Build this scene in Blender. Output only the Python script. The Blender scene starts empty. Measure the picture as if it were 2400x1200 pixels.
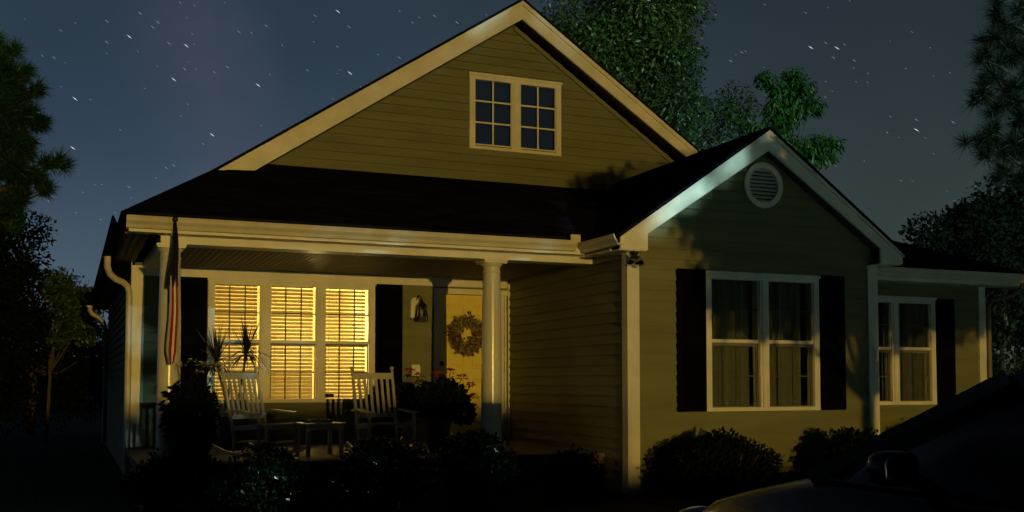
import bpy, math, random
from mathutils import Vector, Matrix
C = bpy.context.scene
R = math.radians
random.seed(7)

# ------------------------------------------------------------------ camera
cam_d = bpy.data.cameras.new("camera")
cam = bpy.data.objects.new("camera", cam_d)
C.collection.objects.link(cam)
C.camera = cam
CAM = Vector((-2.979, -14.439, 1.347))
cam.location = CAM
cam.rotation_euler = (R(90) + 0.0474, 0, -0.3971)
cam_d.sensor_width = 36
cam_d.lens = 2473.4 / 2400 * 36
cam_d.shift_y = (779.1 - 600) / 2400
cam_d.clip_end = 3000
# ------------------------------------------------------------------ view
C.view_settings.view_transform = 'Standard'
C.view_settings.look = 'None'
C.view_settings.exposure = 0
C.view_settings.gamma = 1
# ------------------------------------------------------------------ night sky
W = bpy.data.worlds.new("World")
C.world = W
W.use_nodes = True
nt = W.node_tree
N, L = nt.nodes, nt.links
bg = N['Background']
tc = N.new('ShaderNodeTexCoord')
sep = N.new('ShaderNodeSeparateXYZ'); L.new(tc.outputs['Generated'], sep.inputs[0])
el = N.new('ShaderNodeValToRGB'); L.new(sep.outputs['Z'], el.inputs[0])      # blue side
el2 = N.new('ShaderNodeValToRGB'); L.new(sep.outputs['Z'], el2.inputs[0])    # grey green side
def ramp(node, stops):
    e = node.color_ramp.elements
    while len(e) > 1: e.remove(e[-1])
    e[0].position = stops[0][0]; e[0].color = (*stops[0][1], 1)
    for p, c in stops[1:]:
        k = e.new(p); k.color = (*c, 1)
ramp(el, [(0.0, (.085, .118, .155)), (.10, (.070, .108, .150)), (.20, (.042, .070, .110)), (.38, (.024, .042, .066)), (.6, (.010, .014, .022)), (1, (.005, .007, .012))])
ramp(el2, [(0.0, (.062, .080, .066)), (.10, (.044, .064, .058)), (.22, (.030, .046, .050)), (.38, (.021, .034, .042)), (.6, (.009, .012, .018)), (1, (.005, .007, .012))])
az = N.new('ShaderNodeMapRange'); L.new(sep.outputs['X'], az.inputs[0])
az.inputs[1].default_value = .1; az.inputs[2].default_value = .65
mx = N.new('ShaderNodeMix'); mx.data_type = 'RGBA'
L.new(az.outputs[0], mx.inputs['Factor']); L.new(el.outputs[0], mx.inputs['A']); L.new(el2.outputs[0], mx.inputs['B'])
nz = N.new('ShaderNodeTexNoise'); nz.inputs['Scale'].default_value = 2.5; nz.inputs['Detail'].default_value = 3
L.new(tc.outputs['Generated'], nz.inputs['Vector'])
mr = N.new('ShaderNodeMapRange'); L.new(nz.outputs[0], mr.inputs[0])
mr.inputs[1].default_value = .3; mr.inputs[2].default_value = .7; mr.inputs[3].default_value = .80; mr.inputs[4].default_value = 1.2
vm = N.new('ShaderNodeVectorMath'); vm.operation = 'SCALE'
L.new(mx.outputs['Result'], vm.inputs[0]); L.new(mr.outputs[0], vm.inputs['Scale'])
# faint milky band
dt = N.new('ShaderNodeVectorMath'); dt.operation = 'DOT_PRODUCT'; L.new(tc.outputs['Generated'], dt.inputs[0]); dt.inputs[1].default_value = (-0.9274, 0.1968, -0.3183)
ab = N.new('ShaderNodeMath'); ab.operation = 'ABSOLUTE'; L.new(dt.outputs['Value'], ab.inputs[0])
mb_ = N.new('ShaderNodeMapRange'); mb_.interpolation_type = 'SMOOTHSTEP'; L.new(ab.outputs[0], mb_.inputs[0])
mb_.inputs[1].default_value = .085; mb_.inputs[2].default_value = 0; mb_.inputs[3].default_value = 0; mb_.inputs[4].default_value = 1
n2 = N.new('ShaderNodeTexNoise'); n2.inputs['Scale'].default_value = 14; n2.inputs['Detail'].default_value = 5; L.new(tc.outputs['Generated'], n2.inputs['Vector'])
mm_ = N.new('ShaderNodeMath'); mm_.operation = 'MULTIPLY'; L.new(mb_.outputs[0], mm_.inputs[0]); L.new(n2.outputs[0], mm_.inputs[1])
bc = N.new('ShaderNodeVectorMath'); bc.operation = 'SCALE'; bc.inputs[0].default_value = (.030, .024, .026); L.new(mm_.outputs[0], bc.inputs['Scale'])
sm = N.new('ShaderNodeVectorMath'); L.new(vm.outputs[0], sm.inputs[0]); L.new(bc.outputs[0], sm.inputs[1])
L.new(sm.outputs[0], bg.inputs['Color'])
bk = N.new('ShaderNodeMapRange'); L.new(sep.outputs['Y'], bk.inputs[0])      # the sky behind the viewer is darker than the glow beyond the house
bk.inputs[1].default_value = -.35; bk.inputs[2].default_value = .35; bk.inputs[3].default_value = .05; bk.inputs[4].default_value = .9
L.new(bk.outputs[0], bg.inputs['Strength'])

# ------------------------------------------------------------------ lamps of the place (behind the camera)
WARM = Vector((-1.9, -43, 2.6))
COOL = Vector((13, -26, 7.0))
def point(name, loc, col, power, rad):
    d = bpy.data.lights.new(name, 'POINT'); d.color = col; d.energy = power; d.shadow_soft_size = rad
    o = bpy.data.objects.new(name, d); o.location = loc; C.collection.objects.link(o); return o
point('post_lamp_light', WARM, (1, .63, .12), 21500, .09)
point('street_lamp_light', COOL, (.62, 1, .90), 23000, .12)
point('room_light', (.55, 2.0, 2.3), (1, .71, .21), 115, .12)
point('room_light', (.21, .62, 1.85), (1, .74, .28), 24, .05)

# ------------------------------------------------------------------ materials
def mat(name, col, rough=.7, var=0, scale=6, bump=0, bscale=40, metal=0, coat=0, island=0, spec=None, trans=0, emit=None, est=0, stretch=None):
    m = bpy.data.materials.new(name); m.use_nodes = True
    t = m.node_tree; n, l = t.nodes, t.links
    b = n['Principled BSDF']
    b.inputs['Base Color'].default_value = (*col, 1)
    b.inputs['Roughness'].default_value = rough
    b.inputs['Metallic'].default_value = metal
    b.inputs['Coat Weight'].default_value = coat
    if spec is not None: b.inputs['Specular IOR Level'].default_value = spec
    co = n.new('ShaderNodeTexCoord').outputs['Object']
    if stretch:
        mp = n.new('ShaderNodeMapping'); l.new(co, mp.inputs[0]); mp.inputs['Scale'].default_value = stretch; co = mp.outputs[0]
    if var or island:
        if island:
            f = n.new('ShaderNodeNewGeometry').outputs['Random Per Island']; var = island
        else:
            q = n.new('ShaderNodeTexNoise'); q.inputs['Scale'].default_value = scale; q.inputs['Detail'].default_value = 5
            l.new(co, q.inputs['Vector']); f = q.outputs[0]
        r = n.new('ShaderNodeValToRGB'); l.new(f, r.inputs[0])
        ramp(r, [(.25 if not island else 0, tuple(c * (1 - var) for c in col)), (.75 if not island else 1, tuple(min(1, c * (1 + var)) for c in col))])
        l.new(r.outputs[0], b.inputs['Base Color'])
    if bump:
        q = n.new('ShaderNodeTexNoise'); q.inputs['Scale'].default_value = bscale; q.inputs['Detail'].default_value = 4
        l.new(co, q.inputs['Vector'])
        u = n.new('ShaderNodeBump'); u.inputs['Strength'].default_value = bump; u.inputs['Distance'].default_value = .02
        l.new(q.outputs[0], u.inputs['Height']); l.new(u.outputs[0], b.inputs['Normal'])
    if emit:
        b.inputs['Emission Color'].default_value = (*emit, 1); b.inputs['Emission Strength'].default_value = est
    if trans:
        o = n['Material Output']; tr = n.new('ShaderNodeBsdfTranslucent'); tr.inputs[0].default_value = (*col, 1)
        ms = n.new('ShaderNodeMixShader'); ms.inputs[0].default_value = trans
        l.new(b.outputs[0], ms.inputs[1]); l.new(tr.outputs[0], ms.inputs[2]); l.new(ms.outputs[0], o.inputs[0])
    return m
def glass(name, tint, gloss):
    m = bpy.data.materials.new(name); m.use_nodes = True
    t = m.node_tree; n, l = t.nodes, t.links; n.remove(n['Principled BSDF'])
    o = n['Material Output']
    a = n.new('ShaderNodeBsdfTransparent'); a.inputs[0].default_value = (*tint, 1)
    g = n.new('ShaderNodeBsdfGlossy'); g.inputs['Roughness'].default_value = .03; g.inputs[0].default_value = (.9, .9, .9, 1)
    lw = n.new('ShaderNodeLayerWeight'); lw.inputs[0].default_value = .3
    ad = n.new('ShaderNodeMath'); ad.operation = 'MULTIPLY_ADD'; l.new(lw.outputs['Fresnel'], ad.inputs[0]); ad.inputs[1].default_value = .8; ad.inputs[2].default_value = gloss
    ms = n.new('ShaderNodeMixShader'); l.new(ad.outputs[0], ms.inputs[0]); l.new(a.outputs[0], ms.inputs[1]); l.new(g.outputs[0], ms.inputs[2])
    l.new(ms.outputs[0], o.inputs[0]); return m
def brick_mat():
    m = mat('brick', (.25, .12, .07), .85)
    n, l = m.node_tree.nodes, m.node_tree.links; b = n['Principled BSDF']
    co = n.new('ShaderNodeTexCoord'); s = n.new('ShaderNodeSeparateXYZ'); l.new(co.outputs['Object'], s.inputs[0])
    ad = n.new('ShaderNodeMath'); l.new(s.outputs['X'], ad.inputs[0]); l.new(s.outputs['Y'], ad.inputs[1])
    c = n.new('ShaderNodeCombineXYZ'); l.new(ad.outputs[0], c.inputs[0]); l.new(s.outputs['Z'], c.inputs[1])
    k = n.new('ShaderNodeTexBrick'); l.new(c.outputs[0], k.inputs['Vector']); k.inputs['Scale'].default_value = 1
    k.inputs['Brick Width'].default_value = .2; k.inputs['Row Height'].default_value = .075; k.inputs['Mortar Size'].default_value = .006
    k.inputs['Color1'].default_value = (.30, .13, .08, 1); k.inputs['Color2'].default_value = (.2, .09, .06, 1); k.inputs['Mortar'].default_value = (.35, .3, .24, 1)
    l.new(k.outputs['Color'], b.inputs['Base Color']); return m
M = dict(
 siding=mat('siding_paint', (.168, .175, .095), .6, var=.2, scale=2, bump=.12, bscale=60, stretch=(.4, .4, 3)),
 trim=mat('white_trim_paint', (.70, .68, .60), .5, var=.16, scale=3, bump=.05, bscale=30),
 gutter=mat('gutter_enamel', (.60, .57, .47), .38, var=.14, scale=5),
 shingle=mat('asphalt_shingles', (.0030, .0030, .0080), .95, var=.5, scale=60, bump=.8, bscale=90, spec=0),
 shutter=mat('dark_shutter_paint', (.0035, .003, .006), .7, var=.3, scale=20, spec=.02),
 door=mat('pale_yellow_door_paint', (.80, .66, .15), .3, var=.05, scale=8),
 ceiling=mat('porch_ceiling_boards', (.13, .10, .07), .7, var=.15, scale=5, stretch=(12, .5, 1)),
 concrete=mat('concrete', (.22, .20, .18), .9, var=.2, scale=8, bump=.3, bscale=60),
 mulch=mat('mulch', (.03, .02, .014), .95, var=.4, scale=30, bump=1, bscale=60),
 soil=mat('lawn_soil', (.020, .028, .012), .95, var=.4, scale=4, bump=.6, bscale=40),
 brick=brick_mat(),
 column=mat('column_paint', (.60, .60, .54), .22, var=.08, scale=6),
 chair=mat('chair_paint', (.40, .38, .32), .5, var=.12, scale=12, bump=.1, bscale=40),
 black=mat('black_metal', (.012, .011, .010), .35, metal=.3, var=.2),
 brass=mat('aged_brass', (.35, .25, .10), .3, metal=1),
 blind=mat('blind_slats', (.52, .41, .22), .6, trans=.15),
 room=mat('room_paint', (.78, .70, .52), .8, var=.05),
 dark=mat('unlit_interior', (.03, .03, .03), .9, var=.3),
 curtain=mat('curtain_cloth', (.17, .17, .12), .9, var=.15, scale=10, trans=.2),
 pane_backing=mat('pane_sky_tone', (.085, .145, .66), .8),  # blue put in for the sky tone on the gable panes
 muntin=mat('grille_bar', (.14, .13, .10), .5),
 wtrim=mat('sash_vinyl', (.70, .68, .60), .45),
 glass=glass('window_glass', (.92, .95, .93), .02),
 gdark=glass('window_glass_dark', (.75, .8, .8), .10),
 fleaf=mat('dark_leaf', (.020, .034, .015), .42, island=.6),
 tleaf=mat('tree_leaf', (.045, .095, .022), .38, island=.65),
 bleaf=mat('broad_leaf', (.032, .105, .010), .45, island=.5, trans=.3),
 gleaf=mat('glossy_leaf', (.018, .040, .020), .20, island=.7),
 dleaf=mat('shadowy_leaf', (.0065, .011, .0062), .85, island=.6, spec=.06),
 needle=mat('pine_needle', (.022, .085, .014), .5, island=.6, trans=.2),
 dneedle=mat('dark_pine_needle', (.008, .018, .008), .5, island=.6),
 bark=mat('bark', (.12, .09, .065), .9, var=.4, scale=12, bump=1, bscale=20, stretch=(1, 1, .25)),
 grass=mat('grass_blade', (.03, .075, .02), .6, island=.5),
 spike=mat('spike_leaf', (.014, .016, .008), .45, island=.4),
 red=mat('red_petal', (.42, .035, .03), .6, island=.4),
 white=mat('white_petal', (.62, .62, .5), .6, island=.2),
 pot=mat('dark_glazed_pot', (.02, .018, .02), .4, var=.3),
 fred=mat('flag_red', (.42, .02, .03), .8, var=.1),
 fwhite=mat('flag_white', (.85, .85, .85), .8, var=.05),
 fblue=mat('flag_blue', (.010, .010, .022), .85, var=.1),
 paint=mat('car_paint', (.003, .003, .005), .25, coat=.12, spec=.22),
 cglass=mat('car_glass', (.002, .002, .003), .05, spec=.25),
 chrome=mat('chrome', (.55, .55, .55), .1, metal=1),
 rubber=mat('rubber', (.015, .015, .015), .8),
 lens=mat('headlight_lens', (.25, .25, .25), .1, coat=1),
 amber=mat('amber_lens', (.6, .22, .02), .2),
 star=mat('starlight', (0, 0, 0), 1, emit=(.75, .88, 1), est=.5),
 star2=mat('bright_starlight', (0, 0, 0), 1, emit=(.9, .95, 1), est=1.0),
 lampglow=mat('lamp_glow', (1, .6, .2), .5, emit=(1, .6, .2), est=20),
 lampcool=mat('cool_lamp_glow', (.7, 1, .9), .5, emit=(.7, 1, .9), est=20),
 w1=mat('wreath_leaf_olive', (.17, .15, .05), .7, island=.6),
 w2=mat('wreath_leaf_rust', (.10, .035, .02), .7, island=.6),
 w3=mat('wreath_flower_cream', (.40, .34, .16), .7, island=.4),
)
def shingle_courses(m):
    n, l = m.node_tree.nodes, m.node_tree.links; b = n['Principled BSDF']
    co = n.new('ShaderNodeTexCoord'); sp = n.new('ShaderNodeSeparateXYZ'); l.new(co.outputs['Object'], sp.inputs[0])
    ad = n.new('ShaderNodeMath'); l.new(sp.outputs['X'], ad.inputs[0]); l.new(sp.outputs['Y'], ad.inputs[1])
    c = n.new('ShaderNodeCombineXYZ'); l.new(ad.outputs[0], c.inputs[0]); l.new(sp.outputs['Z'], c.inputs[1])
    k = n.new('ShaderNodeTexBrick'); l.new(c.outputs[0], k.inputs['Vector']); k.inputs['Scale'].default_value = 1
    k.inputs['Brick Width'].default_value = .31; k.inputs['Row Height'].default_value = .058; k.inputs['Mortar Size'].default_value = .004; k.inputs['Bias'].default_value = -.1
    k.inputs['Color1'].default_value = (.0200, .0190, .0400, 1); k.inputs['Color2'].default_value = (.0080, .0078, .0180, 1); k.inputs['Mortar'].default_value = (.0025, .0025, .005, 1)
    l.new(k.outputs['Color'], b.inputs['Base Color'])
shingle_courses(M['shingle'])
# ceiling grooves
_n, _l = M['ceiling'].node_tree.nodes, M['ceiling'].node_tree.links
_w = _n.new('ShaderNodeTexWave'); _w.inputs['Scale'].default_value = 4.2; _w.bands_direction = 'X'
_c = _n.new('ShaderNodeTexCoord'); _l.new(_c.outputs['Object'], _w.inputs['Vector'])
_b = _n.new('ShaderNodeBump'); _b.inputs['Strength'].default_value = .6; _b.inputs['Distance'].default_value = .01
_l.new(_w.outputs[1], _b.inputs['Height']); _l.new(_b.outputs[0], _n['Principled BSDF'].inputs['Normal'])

# ------------------------------------------------------------------ builders
class MB:
    def __init__(s): s.v = []; s.f = []; s.mi = []; s.cur = 0
    def add(s, vs, fs):
        k = len(s.v); s.v += [tuple(p) for p in vs]
        for f in fs: s.f.append(tuple(i + k for i in f)); s.mi.append(s.cur)
        return s
    def box(s, x0, x1, y0, y1, z0, z1):
        return s.add([(x0,y0,z0),(x1,y0,z0),(x1,y1,z0),(x0,y1,z0),(x0,y0,z1),(x1,y0,z1),(x1,y1,z1),(x0,y1,z1)],
              [(0,3,2,1),(4,5,6,7),(0,1,5,4),(1,2,6,5),(2,3,7,6),(3,0,4,7)])
    def bar(s, a, b, w, h, up=(0,0,1), taper=1):
        a, b = Vector(a), Vector(b); d = (b - a).normalized(); u = Vector(up)
        if abs(d.dot(u)) > .99: u = Vector((0, 1, 0))
        r = d.cross(u).normalized(); u = r.cross(d)
        P = []
        for q, k in ((a, 1), (b, taper)):
            for i, j in ((-1,-1),(1,-1),(1,1),(-1,1)): P.append(q + r * (w/2*i*k) + u * (h/2*j*k))
        return s.add(P, [(3,2,1,0),(4,5,6,7),(0,1,5,4),(1,2,6,5),(2,3,7,6),(3,0,4,7)])
    def prism(s, pts, y0, y1):      # outline in x,z (counter-clockwise seen from -y), pushed along y
        n = len(pts)
        return s.add([(x, y0, z) for x, z in pts] + [(x, y1, z) for x, z in pts],
              [tuple(range(n)), tuple(range(2*n-1, n-1, -1))] + [(i, i+n, (i+1) % n + n, (i+1) % n) for i in range(n)])
    def sweepx(s, prof, x0, x1):    # outline in y,z pushed along x
        n = len(prof)
        return s.add([(x0, y, z) for y, z in prof] + [(x1, y, z) for y, z in prof],
              [tuple(range(n)), tuple(range(2*n-1, n-1, -1))] + [(i, i+n, (i+1) % n + n, (i+1) % n) for i in range(n)])
    def slab(s, top, t):            # planar polygon with a thickness downwards
        n = len(top)
        return s.add(list(top) + [(x, y, z - t) for x, y, z in top],
              [tuple(range(n)), tuple(range(2*n-1, n-1, -1))] + [((i+1) % n, i, i+n, (i+1) % n + n) for i in range(n)])
    def tube(s, pts, rad, n=8, cap=True):
        P = [Vector(p) for p in pts]; k = len(P)
        if not isinstance(rad, (list, tuple)): rad = [rad] * k
        vs = []; ref = Vector((0, 0, 1))
        for i, p in enumerate(P):
            d = (P[min(i+1, k-1)] - P[max(i-1, 0)]).normalized()
            if abs(d.dot(ref)) > .95: ref = Vector((1, 0, 0)) if abs(d.x) < .9 else Vector((0, 1, 0))
            a = d.cross(ref).normalized(); b = d.cross(a)
            for j in range(n):
                t = 2 * math.pi * j / n; vs.append(p + (a * math.cos(t) + b * math.sin(t)) * rad[i])
        fs = [(i*n+j, i*n+(j+1) % n, (i+1)*n+(j+1) % n, (i+1)*n+j) for i in range(k-1) for j in range(n)]
        if cap: fs += [tuple(range(n-1, -1, -1)), tuple((k-1)*n+j for j in range(n))]
        return s.add(vs, fs)
    def lathe(s, cx, cy, prof, n=24):   # prof: (r, z)
        vs = [(cx + r * math.cos(2*math.pi*j/n), cy + r * math.sin(2*math.pi*j/n), z) for r, z in prof for j in range(n)]
        k = len(prof)
        return s.add(vs, [(i*n+j, i*n+(j+1) % n, (i+1)*n+(j+1) % n, (i+1)*n+j) for i in range(k-1) for j in range(n)] + [tuple(range(n-1, -1, -1)), tuple((k-1)*n+j for j in range(n))])
    def ball(s, c, r, n=10, e=1):
        c = Vector(c)
        if not isinstance(r, (tuple, list)): r = (r, r, r)
        vs = []; m = n // 2
        for i in range(m + 1):
            a = math.pi * i / m
            for j in range(n):
                b = 2 * math.pi * j / n
                q = Vector((math.sin(a)*math.cos(b), math.sin(a)*math.sin(b), -math.cos(a))); vs.append(tuple(c[k] + r[k]*math.copysign(abs(q[k])**e, q[k]) for k in range(3)))
        return s.add(vs, [(i*n+j, i*n+(j+1) % n, (i+1)*n+(j+1) % n, (i+1)*n+j) for i in range(m) for j in range(n)])
    def leaf(s, p, d, up, ln, w):
        p = Vector(p); d = Vector(d).normalized(); r = d.cross(Vector(up))
        if r.length < 1e-3: r = d.orthogonal()
        r.normalize(); nn = r.cross(d)
        m = p + d * ln * .5 - nn * ln * .08
        return s.add([p, m + r * w / 2, p + d * ln - nn * ln * .2, m - r * w / 2], [(0, 1, 2), (0, 2, 3)])
    def build(s, name, m, parent=None, smooth=False, mats=None):
        me = bpy.data.meshes.new(name); me.from_pydata(s.v, [], s.f)
        for q in (mats or [m]): me.materials.append(q)
        if mats: me.polygons.foreach_set('material_index', s.mi)
        me.update()
        if smooth:
            me.polygons.foreach_set('use_smooth', [True] * len(me.polygons))
            try: me.set_sharp_from_angle(angle=R(smooth if smooth > 1 else 40))
            except Exception: pass
        o = bpy.data.objects.new(name, me); C.collection.objects.link(o)
        if parent: o.parent = parent
        return o
def tag(o, label=None, cat=None, group=None, kind=None):
    if label: o['label'] = label
    if cat: o['category'] = cat
    if group: o['group'] = group
    if kind: o['kind'] = kind
    return o
def empty(name, loc, rz=0, label=None, cat=None, group=None):
    o = bpy.data.objects.new(name, None); C.collection.objects.link(o); o.location = loc; o.rotation_euler.z = rz
    o.empty_display_size = .2
    return tag(o, label, cat, group)
def rv():
    while 1:
        v = Vector((random.uniform(-1, 1), random.uniform(-1, 1), random.uniform(-1, 1)))
        if .05 < v.length < 1: return v
def foliage(mb, clumps, n, ln, w, shell=.55, droop=.3, keep=None):
    """clumps: (x,y,z,rx,ry,rz); leaves spread through the clumps, more of them near the outside"""
    tot = sum((c[3]*c[4]*c[5]) ** (2/3) for c in clumps)
    for c in clumps:
        k = int(n * (c[3]*c[4]*c[5]) ** (2/3) / tot)
        for _ in range(k):
            v = rv().normalized(); rr = shell + (1.06 - shell) * random.random() ** .7
            p = Vector((c[0] + v.x*c[3]*rr, c[1] + v.y*c[4]*rr, c[2] + v.z*c[5]*rr))
            if p.z < .01: continue
            if keep and not keep(p): continue
            d = (v * .7 + rv() * .9 + Vector((0, 0, -droop))).normalized()
            q = random.uniform(.6, 1.25)
            mb.leaf(p, d, v + rv() * .6, ln * q, w * q)
    return mb
def lumps(c, r, n, sz, seed):
    rs = random.Random(seed); out = []
    for _ in range(n):
        a = rs.uniform(0, 6.283); b = math.asin(rs.uniform(-.9, 1)); k = rs.uniform(.45, .85)
        s = rs.uniform(.6, 1.2) * sz
        out.append((c[0] + r[0]*k*math.cos(a)*math.cos(b), c[1] + r[1]*k*math.sin(a)*math.cos(b), c[2] + r[2]*k*math.sin(b), s, s, s*.75))
    return out

def siding(mb, y, z0, z1, xl, xr, holes=(), lip=.028, h=.125, axis='x', sgn=-1):
    """lap boards: each course leans out at its foot. xl, xr: functions of z"""
    cz = []; z = z0
    while z < z1 - 1e-4: cz.append(z); z += h
    cuts = sorted(set([round(c, 4) for c in cz] + [z1] + [round(q, 4) for ho in holes for q in (ho[2], ho[3]) if z0 < q < z1]))
    def P(x, z, off): return (x, y + sgn*off, z) if axis == 'x' else (y + sgn*off, x, z)
    for a, b in zip(cuts[:-1], cuts[1:]):
        base = max(c for c in cz if c <= a + 1e-3)
        oa = lip * (1 - (a - base) / h); ob = lip * (1 - (b - base) / h)
        hs = sorted((ho[0], ho[1]) for ho in holes if ho[2] < (a+b)/2 < ho[3])
        La, Lb, Ra, Rb = xl(a+1e-4), xl(b-1e-4), xr(a+1e-4), xr(b-1e-4)
        if Ra <= La: continue
        if Rb < Lb: Rb = Lb = (Rb + Lb) / 2
        xs = [(La, Lb)] + [(e, e) for ho in hs for e in ho] + [(Ra, Rb)]
        for i in range(0, len(xs), 2):
            (p, q), (r, t) = xs[i], xs[i+1]
            mb.add([P(p, a, oa), P(r, a, oa), P(t, b, ob), P(q, b, ob), P(p, a, 0), P(r, a, 0)], [(0,1,2,3), (4,5,1,0)])
    return mb

# ------------------------------------------------------------------ ground
g = MB(); g.add([(-400,-400,0),(400,-400,0),(400,400,0),(-400,400,0)], [(0,1,2,3)])
tag(g.build('ground', M['soil']), kind='structure')
g = MB(); g.slab([(-.9,-30,.03),(9.9,-30,.03),(9.9,-7.2,.03),(-.9,-7.2,.03)], .028)
tag(g.build('driveway', M['concrete']), kind='structure')
g = MB(); g.slab([(-2.6,-4.9,.02),(2.3,-4.9,.02),(2.3,-3.06,.02),(-2.6,-3.06,.02)], .018)
g.slab([(3.0,-5.5,.02),(9.6,-5.5,.02),(9.6,-3.66,.02),(3.0,-3.66,.02)], .018)
tag(g.build('mulch_bed', M['mulch']), kind='structure')
g = MB(); g.slab([(-70,-60,.02),(70,-60,.02),(70,-48,.02),(-70,-48,.02)], .018)
tag(g.build('road', M['concrete']), kind='structure')
g = MB()
rs = random.Random(3)
for _ in range(26000):
    if rs.random() < .55: x, y = rs.uniform(-9, -2.3), rs.uniform(-2, 13)
    else: x, y = rs.uniform(-5, -.9), rs.uniform(-9, -4.9)
    a = rs.uniform(0, 6.28); hh = rs.uniform(.03, .08)
    g.add([(x, y, 0), (x + .008*math.cos(a), y + .008*math.sin(a), 0), (x + .03*math.sin(a), y + .03*math.cos(a), hh)], [(0,1,2)])
tag(g.build('grass', M['grass']), kind='stuff')

# ------------------------------------------------------------------ house
H = empty('house', (0, 0, 0), 0, 'single storey house with siding, front gable, porch with one lit window and gabled wing', 'house')
XA, ZA, S, O = 3.097, 7.0, .662, .35
WX, WZ, WS, WY, WO = 4.87, 4.448, .681, -3.63, -3.86
# --- siding walls
gable_l = lambda z: XA - (ZA - .27 - z) / S
gable_r = lambda z: XA + (ZA - .27 - z) / S
mb = MB()
siding(mb, 0, 2.95, ZA-.27, gable_l, lambda z: min(gable_r(z), 6.3), [(2.46, 3.79, 4.86, 5.84)])
mb.build('gable_wall', M['siding'], H)
mb = MB()
siding(mb, 0, .5, 2.9, lambda z: -2.22, lambda z: 3.03, [(-1.24, .91, 1.11, 2.69), (1.90, 2.92, .4, 2.66)])
siding(mb, 0, .0, .5, lambda z: -2.22, lambda z: -2.2)
mb.build('porch_wall', M['siding'], H)
mb = MB()
siding(mb, WY, .06, WZ-.2, lambda z: max(3.03, WX - (WZ - .2 - z) / WS), lambda z: min(6.65, WX + (WZ - .2 - z) / WS), [(4.12, 5.68, 1.05, 2.61), (4.7, 5.14, 3.57, 4.01)])
mb.build('wing_wall', M['siding'], H)
mb = MB()
siding(mb, 3.03, .06, 2.95, lambda z: -3.63, lambda z: 0, axis='y')
mb.build('wing_side_wall', M['siding'], H)
mb = MB(); siding(mb, 6.65, .06, 2.95, lambda z: -3.63, lambda z: -2.71, axis='y', sgn=1)
mb.build('wing_side_wall', M['siding'], H)
mb = MB(); siding(mb, -2.22, .06, 3.0, lambda z: 0, lambda z: 9.6, axis='y')
mb.build('side_wall', M['siding'], H)
mb = MB(); siding(mb, -2.71, .06, 2.9, lambda z: 6.65, lambda z: 9.5, [(7.42, 8.50, 1.07, 2.50)])
mb.build('recessed_wall', M['siding'], H)
mb = MB(); siding(mb, 9.5, .06, 2.9, lambda z: -2.71, lambda z: 9.6, axis='y', sgn=1); mb.box(-2.2, 9.48, 9.5, 9.6, 0, 3)
mb.build('rear_wall', M['siding'], H)
# --- roofs
mb = MB()
T = .045
fr = -O - .03
mb.slab([(-1.33, fr, 4.10), (XA, fr, ZA+.02), (XA, 9.8, ZA+.02), (-1.33, 9.8, 4.10)], T)
mb.slab([(-2.52, -2.99, 3.10), (-1.33, fr, 4.10), (-1.33, 9.8, 4.10), (-2.52, 9.8, 3.10)], T)
mb.slab([(XA, fr, ZA+.02), (6.1, fr, ZA+.02-3.003*S), (6.1, 9.8, ZA+.02-3.003*S), (XA, 9.8, ZA+.02)], T)
mb.slab([(6.1, .02, ZA+.02-3.003*S), (9.0, .02, 3.11), (9.0, 9.8, 3.11), (6.1, 9.8, ZA+.02-3.003*S)], T)
mb.build('main_roof', M['shingle'], H)
mb = MB()
xv = lambda z: 2.80 + (z - 3.06) / WS
mb.slab([(-2.52, -2.99, 3.10), (xv(3.1), -2.99, 3.10), (xv(4.32), -.002, 4.32), (-.6, -.002, 4.32), (-1.31, fr, 4.11)], T)
mb.build('porch_roof', M['shingle'], H)
mb = MB()
wf = WO - .03
mb.slab([(2.77, wf, 3.04), (WX, wf, WZ+.03), (WX, .0, WZ+.03), (4.5, .0, WZ-.22), (2.77, -2.6, 3.04)], T)
mb.slab([(WX, wf, WZ+.03), (6.97, wf, 3.02), (6.97, -2.4, 3.02), (WX, .3, WZ+.03)], T)
mb.build('wing_roof', M['shingle'], H)
mb = MB()
mb.slab([(6.7, -3.04, 2.93), (10.35, -3.04, 2.93), (7.6, .1, 4.25), (6.0, .1, 4.25)], T)
mb.slab([(10.35, -3.04, 2.93), (10.35, 9.8, 2.93), (7.6, 9.8, 4.25), (7.6, .1, 4.25)], T)
mb.build('hip_roof', M['shingle'], H)
# --- rake boards (two faces each: board and top moulding)
def rake(mb, xa, za, s, y, xl, xr, hgt, top=.07):
    zl, zr = za - s*(xa-xl), za - s*(xr-xa)
    mb.prism([(xl + hgt/s, zl), (xa, za-hgt), (xa, za), (xl, zl)], y, y+.03)
    mb.prism([(xa, za-hgt), (xr - .03, zr - hgt + .06), (xr, zr), (xa, za)], y, y+.03)
    mb.prism([(xl-.02+top/s*.9, zl-.004), (xa, za-top), (xa, za+.004), (xl-.02, zl-.004)], y-.025, y)
    mb.prism([(xa, za-top), (xr, zr-top), (xr+.01, zr), (xa, za+.004)], y-.025, y)
mb = MB(); rake(mb, XA, ZA-.025, S, -O, -1.305, 6.08, .27); mb.build('rake_board', M['trim'], H)
mb = MB()
lo = WZ - .02
mb.prism([(3.16, 2.875), (3.16, 3.065), (WX, lo-.245), (WX, lo), (2.80, lo-WS*2.07), (2.80, 2.875)], WO, WO+.03)
mb.prism([(6.58, 2.875), (6.94, 2.875), (6.94, lo-WS*2.07), (WX, lo), (WX, lo-.245), (6.58, 3.065)], WO, WO+.03)
mb.prism([(2.79, lo-WS*2.08-.055), (WX, lo-.055), (WX, lo+.004), (2.79, lo-WS*2.08)], WO-.022, WO)
mb.prism([(WX, lo-.055), (6.95, lo-WS*2.08-.055), (6.95, lo-WS*2.08), (WX, lo+.004)], WO-.022, WO)
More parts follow.
